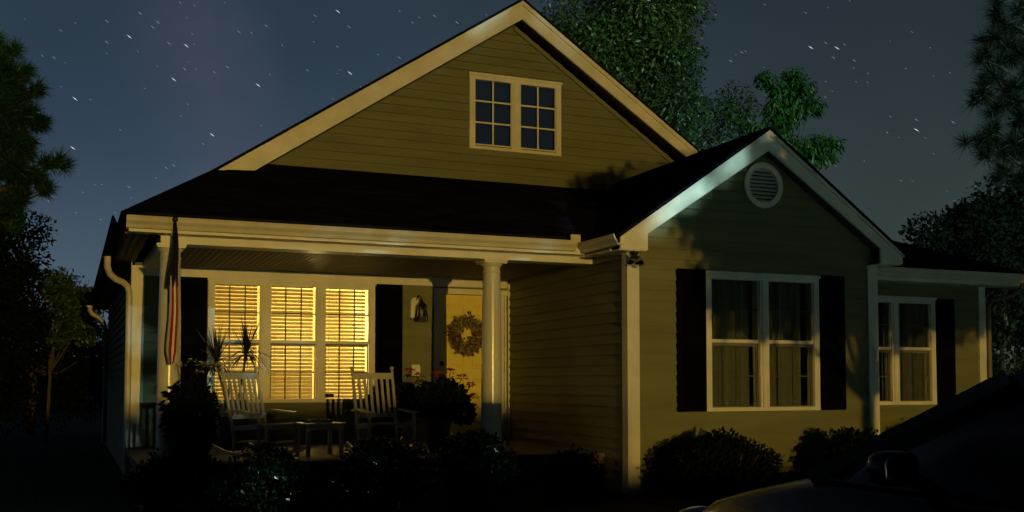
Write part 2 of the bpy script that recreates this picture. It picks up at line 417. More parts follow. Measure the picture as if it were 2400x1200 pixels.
mb.box(2.80, 3.16, WO+.03, WY+.3, 2.865, 2.875); mb.box(6.58, 6.94, WO+.03, WY+.3, 2.865, 2.875)
mb.build('rake_board', M['trim'], H)
# soffits under the overhangs
for sg in (-1, 1):
    e = 4.38 if sg < 0 else 2.95
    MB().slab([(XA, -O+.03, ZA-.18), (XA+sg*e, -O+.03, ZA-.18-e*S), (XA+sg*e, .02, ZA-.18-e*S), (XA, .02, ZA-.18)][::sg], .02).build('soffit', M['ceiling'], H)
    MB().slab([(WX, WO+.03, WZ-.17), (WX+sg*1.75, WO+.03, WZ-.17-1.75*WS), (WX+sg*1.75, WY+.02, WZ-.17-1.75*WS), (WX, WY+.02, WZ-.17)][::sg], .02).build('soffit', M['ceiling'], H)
mb = MB()
mb.bar((XA, -.036, ZA-.33), (6.0, -.03, ZA-.33-2.9*S), .03, .06, up=(0,0,1))
mb.box(-.55, 4.75, -.03, -.002, 4.322, 4.34)
mb.build('frieze_board', M['siding'], H)
mb = MB(); mb.box(-2.09, 2.985, -.043, 0, 2.735, 2.862); mb.build('frieze_board', M['trim'], H)
# --- fascia, gutters
def gut(y, z, s=-1):    # ogee gutter outline in (out, z)
    return [(y, z-.12), (y+s*.07, z-.12), (y+s*.085, z-.085), (y+s*.115, z-.05), (y+s*.125, z-.018), (y+s*.135, z), (y+s*.118, z), (y+s*.10, z-.04), (y+s*.07, z-.10), (y, z-.10)]
mb = MB(); mb.sweepx(gut(-2.985, 3.05), -2.47, 2.63); mb.build('gutter', M['gutter'], H)
mb = MB(); mb.box(2.53, 2.66, -3.125, -3.115, 3.03, 3.12); mb.box(2.65, 2.66, -3.115, -2.98, 3.03, 3.12)
mb.build('splash_guard', M['gutter'], H)
mb = MB(); mb.box(-2.44, 2.76, -2.984, -2.955, 2.90, 3.055); mb.box(-2.44, 2.8, -2.953, -2.77, 2.905, 2.92)
mb.build('fascia', M['trim'], H)
def swy(mb, prof, y0, y1):
    n = len(prof)
    mb.add([(x, y0, z) for x, z in prof] + [(x, y1, z) for x, z in prof], [tuple(range(n)), tuple(range(2*n-1, n-1, -1))] + [(i, i+n, (i+1) % n + n, (i+1) % n) for i in range(n)])
mb = MB(); swy(mb, gut(-2.47, 3.05), -3.0, 9.8); mb.build('gutter', M['shutter'], H)
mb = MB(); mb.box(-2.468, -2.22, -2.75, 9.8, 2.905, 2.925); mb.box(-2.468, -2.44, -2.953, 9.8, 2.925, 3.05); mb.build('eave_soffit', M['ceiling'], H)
mb = MB(); swy(mb, gut(2.80, 3.03), -3.93, -2.95); mb.box(2.802, 3.0, -3.6, -2.95, 2.88, 2.9); mb.build('gutter', M['gutter'], H)
mb = MB(); mb.sweepx(gut(-3.03, 2.93), 6.97, 10.4); mb.build('gutter', M['gutter'], H)
mb = MB(); mb.box(6.7, 10.3, -3.03, -2.715, 2.76, 2.78); mb.box(6.7, 10.3, -3.028, -3.0, 2.78, 2.92); mb.build('fascia', M['trim'], H)
# --- corner boards
for a in ((-2.255, -2.10, -.042, -.002, .3, 2.86), (-2.262, -2.256, -.042, .08, .06, 2.9), (3.03, 3.15, WY-.042, WY-.001, .06, 2.865), (2.99, 3.029, WY-.042, WY+.09, .06, 2.865),
          (6.53, 6.69, WY-.042, WY-.001, .06, 2.865), (9.41, 9.54, -2.752, -2.711, .06, 2.76)):
    MB().box(*a).build('corner_board', M['trim'], H)
# --- porch floor, skirt, ceiling, beams
mb = MB(); mb.box(-2.3, 3.0, -3.08, 0, .45, .5); mb.build('porch_floor', M['concrete'], H)
mb = MB(); mb.box(-2.26, 3.0, -3.03, -.05, 0, .448)
for i in range(48):
    x = -2.27 + i * .11; mb.box(x, x+.1, -3.10, -3.0, .451, .502) if x < 2.9 else None
mb.build('porch_foundation', M['brick'], H)
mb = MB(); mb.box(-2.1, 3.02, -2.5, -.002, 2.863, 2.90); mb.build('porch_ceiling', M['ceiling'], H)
mb = MB(); mb.box(-2.11, 3.005, -2.76, -2.50, 2.82, 2.925); mb.box(-2.11, -1.88, -2.5, -.04, 2.82, 2.925); mb.build('porch_beam', M['trim'], H)
# --- columns
def column(x, y):
    mb = MB()
    mb.lathe(x, y, [(.15, .56), (.15, .585), (.135, .60), (.125, .625), (.123, .64), (.122, 1.3), (.118, 1.9), (.105, 2.66), (.112, 2.67), (.112, 2.685), (.104, 2.69), (.104, 2.735), (.125, 2.76), (.128, 2.775)], 32)
    c = mb.build('column', M['column'], H, smooth=30)
    MB().box(x-.155, x+.155, y-.155, y+.155, .5, .559).build('plinth', M['trim'], c)
    m2 = MB(); m2.box(x-.145, x+.145, y-.145, y+.145, 2.776, 2.8); m2.box(x-.155, x+.155, y-.155, y+.155, 2.8005, 2.819); m2.build('capital', M['trim'], c)
column(-2.0, -2.63); column(1.706, -2.63)
# --- downspouts
def spout(pts, w, name='downspout', m='gutter', parent=H):
    mb = MB(); mb.tube(pts, w, 10); return mb.build(name, M[m], parent, smooth=50)
spout([(-2.56,-.30,2.93), (-2.56,-.30,2.80), (-2.53,-.25,2.72), (-2.46,-.18,2.66), (-2.37,-.12,2.63), (-2.31,-.09,2.58), (-2.285,-.08,2.50), (-2.285,-.08,2.3), (-2.285,-.08,.12)], .042)
spout([(-2.6,9.3,2.93), (-2.6,9.3,2.86), (-2.56,9.3,2.78), (-2.42,9.3,2.7), (-2.33,9.3,2.6), (-2.28,9.3,2.4), (-2.28,9.3,.1)], .05)
spout([(9.95,-3.05,2.82), (9.95,-3.05,2.74), (9.85,-2.98,2.64), (9.62,-2.80,2.56), (9.57,-2.78,2.48), (9.57,-2.78,.1)], .034, m='muntin')
MB().box(-2.74, -2.25, 9.28, 9.36, 2.93, 2.96).build('eave_return', M['trim'], H)
# --- windows
def window(x0, x1, z0, z1, y, units, up, low, grid=(3, 2), tr=.08, inner=None, gl='glass', bars='muntin', bw=.008, front=False):
    """trim frame with mullions; units: glass x ranges; up, low: glass z ranges"""
    mb = MB(); yf = y - .05
    mb.box(x0, x1, yf, y-.0, z1-tr, z1); mb.box(x0, x1, yf, y-.0, z0, z0+.045)
    xs = [x0] + [q for u in units for q in u] + [x1]
    for i in range(0, len(xs), 2): 
        mb.box(xs[i], xs[i+1], yf+.001, y, z0+.045, z1-tr)
        if 0 < i < len(xs)-2: mb.box(xs[i]+.03, xs[i+1]-.03, yf-.014, yf+.001, z0+.045, z1-tr)
    mb.box(x0-.012, x1+.012, yf-.018, yf, z1-.025, z1+.012)
    for i in range(0, len(xs), 2): mb.box(xs[i]+.012, xs[i+1]-.012, y, y+.13, z0+.02, z1-.02)      # jambs in the wall thickness
    mb.box(x0+.012, x1-.012, y+.001, y+.13, z1-.07, z1-.021); mb.box(x0+.012, x1-.012, y+.001, y+.13, z0+.021, z0+.05)
    W_ = mb.build('window', M['trim'], H)
    for a, b in units:
        for k, zr in enumerate((up, low)):
            if zr is None: continue
            yy = y - .022 if k == 0 else y + .012
            t = .014 if k == 0 else .034
            zz0, zz1 = zr
            a1, b1 = (a, b) if k == 0 else (a + .012, b - .004)
            s = MB()
            if k == 0: s.box(a1, b1, yy, yy+.03, zz0-.04, zz0); s.box(a1, b1, yy, yy+.03, zz1, zz1+.012)
            else: s.box(a1, b1, yy, yy+.03, zz0-.035, zz0); s.box(a1, b1, yy, yy+.03, zz1, zz1+.04)
            s.box(a1, a1+.012, yy, yy+.03, zz0, zz1); s.box(b1-.012, b1, yy, yy+.03, zz0, zz1)
            sash = s.build('sash', M['wtrim'] if k == 0 else M['muntin'], W_)
            MB().box(a1+.012, b1-.012, yy+.012, yy+.016, zz0, zz1).build('glass', M[gl], W_)
            if grid:
                s = MB(); q0 = .004 if front else .018
                for i in range(1, grid[0]):
                    xx = a1 + (b1-a1) * i / grid[0]; s.box(xx-bw, xx+bw, yy+q0, yy+q0+.007, zz0, zz1)
                for i in range(1, grid[1]):
                    zz = zz0 + (zz1-zz0) * i / grid[1]; s.box(a1+.012, b1-.012, yy+q0+.0005, yy+q0+.0075, zz-bw, zz+bw)
                s.build('muntins', M[bars], W_)
    return W_
U3 = [(-1.22, -.61), (-.48, .15), (.265, .895)]
pw = window(-1.30, .97, 1.075, 2.73, 0, U3, (1.92, 2.65), (1.125, 1.85), bars='black')  # black muntins: the backlit silhouette is put into their colour
for i, (a, b) in enumerate(U3):
    mb = MB(); z = 2.665; k = 0
    while z > 1.12:
        tilt = (R(52), R(50), R(44))[i]
        if i == 1 and z < 1.5: tilt = R(65)
        dy, dz = .026*math.cos(tilt), .026*math.sin(tilt)
        sag = random.uniform(-.0015, .0015)
        mb.add([(a+.005, .085-dy, z-dz), (b-.03, .085-dy, z-dz+sag), (b-.03, .085, z+.003+sag), (a+.005, .085, z+.003), (a+.005, .085+dy, z+dz), (b-.03, .085+dy, z+dz+sag)], [(0,1,2,3), (3,2,5,4)])
        z -= .0505
    bl = mb.build('blind', M['blind'], pw, smooth=True)
    c = MB()
    for q in (.12, .88): 
        x = a + (b-a)*q; c.box(x-.003, x+.003, .054, .057, 1.1, 2.66)
    c.build('blind_cord', M['blind'], bl)
MB().box(.285, .415, .045, .05, 1.14, 1.19).build('alarm_sticker', M['black'], pw)
ww = window(4.06, 5.74, 1.0, 2.68, WY, [(4.14, 4.84), (4.97, 5.66)], (1.87, 2.60), (1.06, 1.79), inner=1)
rw = window(7.34, 8.56, 1.03, 2.56, -2.71, [(7.42, 7.75), (7.88, 8.48)], (1.85, 2.48), (1.09, 1.77))
gw = window(2.38, 3.87, 4.785, 5.905, 0, [(2.47, 3.06), (3.20, 3.79)], (4.87, 5.83), None, grid=(2, 3), gl='gdark', bars='trim', bw=.012, front=True)
MB().box(2.44, 3.82, .07, .075, 4.83, 5.86).build('pane_backing', M['pane_backing'], gw)  # added sheet; its blue imitates sky reflected in the panes
# curtains: hanging cloth with folds
def curtain(x0, x1, z0, z1, y, parent, seed, amp=.022):
    rs = random.Random(seed); n = int((x1-x0) / .012); ph = rs.uniform(0, 6)
    mb = MB(); vs = []
    for i in range(n+1):
        x = x0 + (x1-x0)*i/n; yy = y + amp*(math.sin(x*38+ph) + .5*math.sin(x*61+ph*2)); vs += [(x, yy, z0), (x, yy*1.0 + .006*math.sin(x*20), z1)]
    mb.add(vs, [(2*i, 2*i+2, 2*i+3, 2*i+1) for i in range(n)])
    mb.build('curtain', M['curtain'], parent, smooth=True)
curtain(4.12, 4.83, 1.0, 2.64, WY+.15, ww, 1); curtain(4.93, 5.58, 1.0, 2.64, WY+.15, ww, 2); curtain(7.92, 8.5, 1.0, 2.54, -2.56, rw, 4)
# rooms behind the glass
def room(x0, x1, y0, y1, z0, z1, m, name='room'):
    mb = MB(); mb.add([(x0,y0,z0),(x1,y0,z0),(x1,y1,z0),(x0,y1,z0),(x0,y0,z1),(x1,y0,z1),(x1,y1,z1),(x0,y1,z1)], [(0,1,2,3),(7,6,5,4),(5,6,2,1),(6,7,3,2),(7,4,0,3)])
    mb.build(name, M[m], H)
room(-1.9, 1.3, .131, 3.6, .5, 2.86, 'room'); room(3.3, 6.3, WY+.131, -.4, .3, 2.85, 'dark'); room(7.0, 9.2, -2.579, .5, .3, 2.75, 'dark'); room(2.0, 4.2, .131, 2.5, 4.6, 6.0, 'dark')
mb = MB()      # inner lining of the lit room round the window opening
mb.box(-1.9, -1.25, .1312, .15, .5, 2.86); mb.box(.93, 1.3, .1312, .15, .5, 2.86); mb.box(-1.25, .93, .1312, .15, .5, 1.09); mb.box(-1.25, .93, .1312, .15, 2.69, 2.86)
mb.build('room_lining', M['room'], H)
# --- shutters
def shutter(x0, x1, z0, z1, y):
    mb = MB(); w = .045; t = y - .075; mb.box(x0+.01, x1-.01, y-.042, y-.036, z0+.01, z1-.01)
    mb.box(x0, x0+w, t, y-.005, z0, z1); mb.box(x1-w, x1, t, y-.005, z0, z1)
    zm = (z0+z1)/2
    for a, b in ((z0, z0+.07), (zm-.056, zm+.056), (z1-.06, z1)): mb.box(x0+w, x1-w, t+.002, y-.006, a, b)
    s = mb.build('shutter', M['shutter'], H)
    l = MB(); z = z0+.09
    while z < z1-.08:
        if abs(z-zm) > .05: l.bar((x0+w, y-.058, z), (x1-w, y-.058, z), .006, .034, up=(0, -.5, .8))
        z += .034
    l.build('louvres', M['shutter'], s)
for a in ((-1.685, -1.315, 1.08, 2.73, 0), (.985, 1.365, 1.08, 2.73, 0), (3.665, 4.045, 1.0, 2.70, WY), (5.755, 6.125, 1.0, 2.70, WY), (8.575, 8.9, 1.04, 2.56, -2.71)): shutter(*a)
# --- gable vent
def disc(mb, cx, cz, r0, r1, y0, y1, n=40):
    vs = []
    for r, y in ((r0, y0), (r1, y0), (r1, y1), (r0, y1)):
        vs += [(cx + r*math.cos(2*math.pi*j/n), y, cz + r*math.sin(2*math.pi*j/n)) for j in range(n)]
    mb.add(vs, [(k*n+j, k*n+(j+1) % n, ((k+1) % 4)*n+(j+1) % n, ((k+1) % 4)*n+j) for k in range(4) for j in range(n)])
mb = MB(); disc(mb, 4.92, 3.79, .215, .285, WY-.05, WY-.0); vt = mb.build('gable_vent', M['wtrim'], H)
mb = MB()
for i in range(9):
    z = 3.79 - .19 + i*.0475; hw = math.sqrt(max(.001, .218**2 - (z-3.79)**2))
    mb.bar((4.92-hw, WY-.012, z), (4.92+hw, WY-.012, z), .006, .05, up=(0, -.9, -.8))
mb.build('louvres', M['wtrim'], vt)
mb = MB(); disc(mb, 4.92, 3.79, .001, .24, WY+.03, WY+.05); mb.build('backing', M['dark'], vt)
# --- front door
mb = MB()
mb.box(1.85, 1.935, -.045, .12, .5, 2.705); mb.box(2.865, 2.93, -.045, .12, .5, 2.63); mb.box(1.935, 3.0, -.046, .12, 2.63, 2.706); mb.box(2.945, 2.975, -.03, .02, .5, 2.629); mb.box(2.99, 3.02, -.06, 0, .5, 2.80)
mb.box(1.935, 2.865, -.03, .12, .5, .54)
mb.build('door_frame', M['trim'], H)
mb = MB()
PX = [(2.065, 2.335), (2.465, 2.735)]; PZ = [(2.29, 2.48), (1.55, 2.18), (.72, 1.40)]
xs = [1.94, 2.065, 2.335, 2.465, 2.735, 2.86]; zs = [.545, .72, 1.40, 1.55, 2.18, 2.29, 2.48, 2.625]
for i in range(5):
    for j in range(7):
        hole = i in (1, 3) and j in (1, 3, 5)
        a, b, c, d = xs[i], xs[i+1], zs[j], zs[j+1]
        if not hole: mb.add([(a,.05,c),(b,.05,c),(b,.05,d),(a,.05,d)], [(0,1,2,3)])
        else:
            e, f = .022, .055
            rings = [((a,c,b,d), .05), ((a+e*.6,c+e*.6,b-e*.6,d-e*.6), .066), ((a+e,c+e,b-e,d-e), .066), ((a+f,c+f,b-f,d-f), .052)]
            vs = []
            for (p, q, r, s_), y in rings: vs += [(p,y,q),(r,y,q),(r,y,s_),(p,y,s_)]
            mb.add(vs, [(4*k+m, 4*k+(m+1) % 4, 4*k+4+(m+1) % 4, 4*k+4+m) for k in range(3) for m in range(4)] + [(12,13,14,15)])
mb.box(1.94, 2.86, .07, .095, .545, 2.625)
dr = mb.build('door', M['door'], H)
mb = MB(); mb.ball((2.0, -.02, 1.44), .03, 14); mb.tube([(2.0, .05, 1.44), (2.0, -.02, 1.44)], .012, 10); mb.box(1.975, 2.025, .043, .05, 1.36, 1.51); mb.build('door_handle', M['brass'], dr, smooth=True)
mb = MB(); mb.lathe(0, 0, [(.034, 0), (.034, .02), (.02, .03), (.02, .045)], 20); o = mb.build('deadbolt', M['black'], dr); o.location = (1.99, .05, 1.62); o.rotation_euler = (R(90), 0, 0)
mb = MB(); mb.box(1.51, 1.63, -.055, -.016, 1.44, 1.60); mb.box(1.555, 1.63, -.075, -.055, 1.46, 1.575); mb.build('outlet_cover', M['trim'], H)

# ------------------------------------------------------------------ wreath
w = empty('wreath', (2.36, .03, 2.04), 0, 'round autumn wreath of mixed leaves and flowers hung on the yellow front door', 'wreath')
for nm, m, n, ln in (('foliage', 'w1', 900, .06), ('rust_leaves', 'w2', 620, .06), ('flowers', 'w3', 210, .05)):
    mb = MB()
    for _ in range(n):
        a = random.uniform(0, 6.283)
        if nm == 'rust_leaves' and random.random() < .6: a = random.choice((.2, 3.3, 5.3)) + random.gauss(0, .35)
        rr = .168 + random.gauss(0, .042); p = Vector((rr*math.cos(a), random.uniform(-.05, .0), rr*math.sin(a)))
        d = Vector((math.cos(a), -.5, math.sin(a))) + rv()*.9
        mb.leaf(p, d, (0, -1, 0), ln*random.uniform(.7, 1.4), ln*.55)
    mb.build(nm, M[m], w)
mb = MB(); mb.tube([(.17*math.cos(i*.2618), .005, .17*math.sin(i*.2618)) for i in range(25)], .022, 8); mb.build('ring', M['bark'], w)

# ------------------------------------------------------------------ wall lantern
w = empty('wall_lantern', (1.58, 0, 2.40), 0, 'unlit black metal carriage lantern with pale back plate on the porch wall', 'lantern')
pl = MB(); pl.prism([(-.085,-.13),(.065,-.13),(.065,.10),(.045,.14),(.01,.16),(-.03,.16),(-.065,.14),(-.085,.10)], -.04, -.016); pl.build('back_plate', M['trim'], w)
mb = MB()
cx, cy = .04, -.15
mb.box(cx-.078, cx+.078, cy-.078, cy+.078, -.19, -.175)
for sx in (-1, 1):
    for sy in (-1, 1): mb.bar((cx+sx*.07, cy+sy*.07, -.175), (cx+sx*.05, cy+sy*.05, .02), .012, .012)
mb.add([(cx-.07,cy-.07,.02),(cx+.07,cy-.07,.02),(cx+.07,cy+.07,.02),(cx-.07,cy+.07,.02),(cx-.02,cy-.02,.10),(cx+.02,cy-.02,.10),(cx+.02,cy+.02,.10),(cx-.02,cy+.02,.10)], [(3,2,1,0),(0,1,5,4),(1,2,6,5),(2,3,7,6),(3,0,4,7),(4,5,6,7)])
mb.ball((cx, cy, .12), .022); mb.tube([(0, -.03, -.05), (.01, -.1, .0), (cx, cy, .10), (cx, cy, .16), (.02, -.1, .19), (0, -.03, .12)], .008, 8)
mb.box(cx-.05, cx+.05, cy-.05, cy+.05, -.175, -.12)
for z in (-.1, -.03): mb.box(cx-.066, cx+.066, cy-.068, cy-.062, z, z+.008)
mb.build('cage', M['black'], w)
mb = MB(); mb.box(cx-.056, cx+.056, cy-.056, cy+.056, -.119, .015); mb.build('glass', M['gdark'], w)
mb = MB(); mb.tube([(cx, cy, -.118), (cx, cy, -.05)], .02, 10); mb.ball((cx, cy, -.035), .026); mb.build('bulb', M['wtrim'], w)

# ------------------------------------------------------------------ floodlight
w = empty('floodlight', (3.05, -3.74, 2.78), 0, 'unlit twin motion floodlight with shiny bulbs under the wing eave corner', 'floodlight')
mb = MB(); mb.lathe(0, 0, [(.05, .085), (.05, .06), (.03, .04), (.02, .0)], 16); mb.tube([(0,0,.02), (-.10,-.02,-.0)], .012, 8); mb.tube([(0,0,.02), (.03,-.04,.0)], .012, 8); mb.build('mount', M['black'], w)
for dx in (-.12, .03):
    mb = MB(); mb.lathe(0, 0, [(.02, 0), (.028, -.03), (.055, -.09), (.058, -.11), (.035, -.125), (.005, -.13)], 20)
    o = mb.build('bulb', M['chrome'], w, smooth=True); o.location = (dx, -.02-.02*(dx > 0), .03); o.rotation_euler = (R(-25), R(-12 if dx < 0 else 8), 0)

# ------------------------------------------------------------------ flag
w = empty('flag', (-2.0, -2.76, 2.28), 0, 'striped american flag hanging limp from an angled pole on the left porch column', 'flag')
mb = MB(); mb.tube([(0, .0, -.02), (0, -.36, .72)], .013, 10); mb.ball((0, -.37, .745), .03, 12); mb.box(-.03, .03, 0, .02, -.1, .06); mb.build('pole', M['black'], w, smooth=True)
mb = MB()
rows = 22; cols = 12
def drape(z0, z1, wfun, yfun, mb, mfun, seed):
    rs = random.Random(seed); vs = []
    for i in range(rows+1):
        t = i/rows; z = z0 + (z1-z0)*t; ww_ = wfun(t)
        for j in range(cols+1):
            s = j/cols; vs.append(((s-.5)*ww_ + .01*math.sin(t*5), yfun(t) + .012*(1+t)*math.sin(s*17+seed) , z + .02*math.sin(s*9)*(1-t)))
    k = len(mb.v); mb.v += vs
    for i in range(rows):
        for j in range(cols):
            mb.f.append((k+i*(cols+1)+j, k+i*(cols+1)+j+1, k+(i+1)*(cols+1)+j+1, k+(i+1)*(cols+1)+j)); mb.mi.append(mfun(i, j))
drape(.70, .06, lambda t: .035 + .085*t, lambda t: -.35 + .10*t, mb, lambda i, j: 2, 1)
drape(.16, -.74, lambda t: .075 + .035*t - .06*max(0, t-.85)/.15, lambda t: -.25 - .0*t, mb, lambda i, j: (1 if (j//3) % 2 == 0 else 0), 2)
mb.build('cloth', None, w, smooth=True, mats=[M['fred'], M['fwhite'], M['fblue']])

# ------------------------------------------------------------------ rocking chairs
def rocking_chair(loc, rz, label):
    t = empty('rocking_chair', loc, rz, label, 'rocking chair', 'rocking chairs on the porch')
    W2 = .25
    # local: x width, -y front
    for s in (-1, 1):
        p = MB(); a, b = Vector((s*W2, .20, .22)), Vector((s*(W2+.01), .40, .98))
        p.tube([a, a.lerp(b, .5), b], [.021, .020, .017], 10); d = (b-a).normalized(); p.tube([b, b+d*.02], [.017, .009], 10); p.ball(b + d*.042, .026, 12)
        p.tube([(s*W2, .20, .05), (s*W2, .20, .24)], .019, 10)
        p.build('back_post', M['chair'], t, smooth=True)
        p = MB(); p.tube([(s*(W2+.03), -.24, .04), (s*(W2+.03), -.24, .49)], [.019, .021], 10); p.build('leg', M['chair'], t, smooth=True)
        p = MB(); n = 9
        pts = [(s*(W2+.035), .29 - .62*i/n, .51 + .012*math.sin(i*.7) - .01*(i > 7)) for i in range(n+1)]
        for i in range(n): p.bar(pts[i], pts[i+1], .05 + .03*min(1, i/5), .022)
        p.build('armrest', M['chair'], t)
        p = MB(); pts = []
        for i in range(15):
            q = -.42 + .95*i/14; pts.append((s*(W2+.02), q, .018 + .16*(q-.02)**2/.5**2*.55))
        for i in range(14): p.bar(pts[i], pts[i+1], .026, .036)
        p.build('rocker', M['chair'], t)
    back = MB()
    def bp(s, k): a, b = Vector((s*W2, .20, .22)), Vector((s*(W2+.01), .40, .98)); return a.lerp(b, k)
    back.bar(bp(-1, .93), bp(1, .93), .022, .075); back.bar(bp(-1, .30), bp(1, .30), .022, .05)
    for i in range(1, 7):
        q = i/7; back.bar(bp(-1, .30).lerp(bp(1, .30), q), bp(-1, .93).lerp(bp(1, .93), q), .034, .012, up=(0, 1, 0))
    back.build('backrest', M['chair'], t)
    seat = MB()
    for i in range(9): seat.box(-W2-.01, W2+.01, -.26 + i*.052, -.218 + i*.052, .36 - i*.004, .38 - i*.004)
    for s in (-1, 1): seat.bar((s*W2, -.26, .345), (s*W2, .22, .31), .03, .04)
    seat.bar((-W2, -.24, .16), (W2, -.24, .16), .022, .022); seat.bar((-W2, .2, .16), (W2, .2, .16), .022, .022)
    seat.build('seat', M['chair'], t)
    return t
rocking_chair((-.90, -2.02, .5), R(33), 'pale slatted rocking chair left of the table, in front of the lit window')
rocking_chair((.50, -2.20, .5), R(6), 'pale slatted rocking chair right of the table, half over the dark shutter')
# side table
w = empty('side_table', (-.28, -2.2, .46), R(8), 'small pale square side table standing between the two rocking chairs', 'table')
mb = MB()
for i in range(5): mb.box(-.24, .24, -.22 + i*.09, -.14 + i*.09, .40, .42)
mb.box(-.22, .22, -.2, -.18, .35, .399); mb.box(-.22, .22, .19, .21, .35, .399); mb.build('table_top', M['chair'], w)
for sx in (-1, 1):
    for sy in (-1, 1): MB().box(sx*.2-.02, sx*.2+.02, sy*.18-.02, sy*.18+.02, 0, .399).build('leg', M['chair'], w)
mb = MB(); mb.box(-.15, .15, -.1, .1, 0, .012); mb.box(-.15, .15, -.1, -.09, .012, .03); mb.box(-.15, .15, .09, .1, .012, .03); mb.box(-.15, -.14, -.09, .09, .012, .03); mb.box(.14, .15, -.09, .09, .012, .03)
o = mb.build('tray', M['black']); o.location = (-.30, -2.2, .881); tag(o, 'flat dark tray lying on the small pale side table', 'tray')

# ------------------------------------------------------------------ potted plants
def pot(mb, r, h): return mb.lathe(0, 0, [(r*.62, 0), (r*.72, h*.1), (r*.9, h*.75), (r, h*.9), (r*1.06, h), (r*.94, h), (r*.9, h*.93), (0.01, h*.93)], 24)
w = empty('spike_plant', (-1.06, -.85, .5), 0, 'potted spike plant with two tufts of long narrow leaves behind the left rocking chair', 'potted plant')
pot(MB(), .2, .42).build('pot', M['pot'], w, smooth=30)
heads = [Vector((.13, -.05, 1.20)), Vector((-.22, .05, 1.10))]
mb = MB()
for h in heads: mb.tube([(0, 0, .38), h*.5 + Vector((0, 0, .12)), h], [.02, .016, .014], 8)
mb.build('stem', M['bark'], w)
mb = MB()
for k, h in enumerate(heads):
    for _ in range(75):
        a = random.uniform(0, 6.28); e = random.choice((random.uniform(.9, 1.5), random.uniform(-.3, .9), random.uniform(-.2, .5)))
        ln = random.uniform(.34, .56) if e > .9 else random.uniform(.30, .48)
        d = Vector((math.cos(a)*math.cos(e), math.sin(a)*math.cos(e), math.sin(e))); p = h.copy(); side = d.cross(Vector((0, 0, 1))).normalized()
        vs = []; g_ = .25 if e > .9 else .9
        for i in range(7):
            t = i/6; wd = .011*(1-t**2) + .0012
            vs += [p - side*wd, p + side*wd]; p = p + d*ln/6; d = (d + Vector((0, 0, -g_*.22))).normalized()
        mb.add(vs, [(2*i, 2*i+1, 2*i+3, 2*i+2) for i in range(6)])
mb.build('leaves', M['spike'], w)

def blossom(parent, p, r, m, n=40):
    mb = MB()
    for _ in range(n):
        v = rv().normalized(); v.z = abs(v.z)*.8 - .1; mb.leaf(Vector(p) + Vector((v.x*r, v.y*r, v.z*r*.7)), v + rv()*.4, (0, 0, 1), r*.6, r*.55)
    mb.build('blossom', M[m], parent)
w = empty('flower_planter', (-1.80, -2.95, .5), 0, 'dark planter with a bushy plant and a few white blossoms beside the left column', 'planter')
pot(MB(), .24, .42).build('pot', M['pot'], w, smooth=30)
foliage(MB(), [(-.03, 0, .54, .24, .22, .30), (.10, .02, .52, .18, .2, .28), (0, 0, .38, .24, .24, .26), (.02, 0, .72, .2, .16, .13)], 2400, .07, .045).build('foliage', M['dleaf'], w)
for p in ((-.12, -.28, 1.02), (-.02, -.29, 1.06), (.06, -.30, 1.03), (.15, -.27, 1.02), (.05, -.32, .94), (.24, -.22, 1.01)): MB().tube([(p[0]*.5, p[1]*.4, p[2]-.25), p], .004, 5).build('stem', M['dleaf'], w); blossom(w, p, .045, 'white', 26)
def geranium(loc, label, clumps, flowers, ph=.5, pr=.16):
    w = empty('potted_geranium', loc, 0, label, 'potted plant', 'potted geraniums by the front door')
    pot(MB(), pr, ph).build('pot', M['pot'], w, smooth=30)
    foliage(MB(), clumps, 2200, .075, .065, droop=.1).build('foliage', M['dleaf'], w)
    for f in flowers: MB().tube([(f[0]*.6, f[1]*.6, f[2]-.22), f], .004, 5).build('stem', M['dleaf'], w)
    for f in flowers: blossom(w, f, .062, 'red', 60)
geranium((1.18, -2.2, .5), 'large potted red geranium in front of the yellow door, left of the column',
  [(0, 0, .60, .24, .22, .2), (.2, -.02, .64, .15, .15, .14), (.30, -.02, .48, .12, .12, .12), (-.1, 0, .72, .14, .14, .1), (.12, 0, .80, .1, .1, .08), (-.24, 0, .62, .12, .12, .12)],
  [(-.05, -.05, .93), (.12, -.1, .97), (.27, -.1, .90), (.38, -.1, .80), (.42, -.08, .66), (.40, -.1, .54)], .45, .17)
geranium((.80, -1.5, .5), 'dim potted red geranium beside the right rocking chair, below the wall lantern',
  [(0, 0, .55, .24, .22, .22), (-.1, 0, .40, .2, .2, .2), (.14, 0, .68, .14, .14, .14), (-.2, 0, .6, .12, .12, .1)],
  [(.2, -.1, .98), (.32, -.1, .92), (.02, -.18, .62), (-.1, -.2, .45)], .4, .16)

# ------------------------------------------------------------------ shrubs
def shrub(loc, r, label, n=3600, m='gleaf', group='round shrubs along the house', ln=.055, wd=.03, seed=0, nl=14):
    w = empty('shrub', (loc[0], loc[1], 0), 0, label, 'shrub', group)
    cl = lumps((0, 0, loc[2]), (r[0]*.85, r[1]*.85, r[2]*.8), nl, min(r)*.42, seed) + [(0, 0, loc[2]*.9, r[0]*.8, r[1]*.8, r[2]*.85)]
    random.seed(seed+50)
    foliage(MB(), cl, n, ln, wd, shell=.4, droop=-.1).build('foliage', M[m], w)
    st = MB(); rs = random.Random(seed)
    for _ in range(9):
        a = rs.uniform(0, 6.28); k = rs.uniform(.3, .8)
        st.tube([(0, 0, 0), (r[0]*k*.5*math.cos(a), r[1]*k*.5*math.sin(a), loc[2]*.7), (r[0]*k*math.cos(a), r[1]*k*math.sin(a), loc[2]+r[2]*.4)], [.02, .012, .005], 6)
    st.build('stems', M['bark'], w)
    return w
shrub((-1.22, -4.0, .40), (.50, .45, .42), 'glossy azalea shrub with glinting leaves below the left rocking chair', 4200, seed=1)
shrub((-.02, -4.0, .44), (.52, .45, .44), 'glossy shrub below the right rocking chair, between two gaps showing brick', 4200, seed=2)
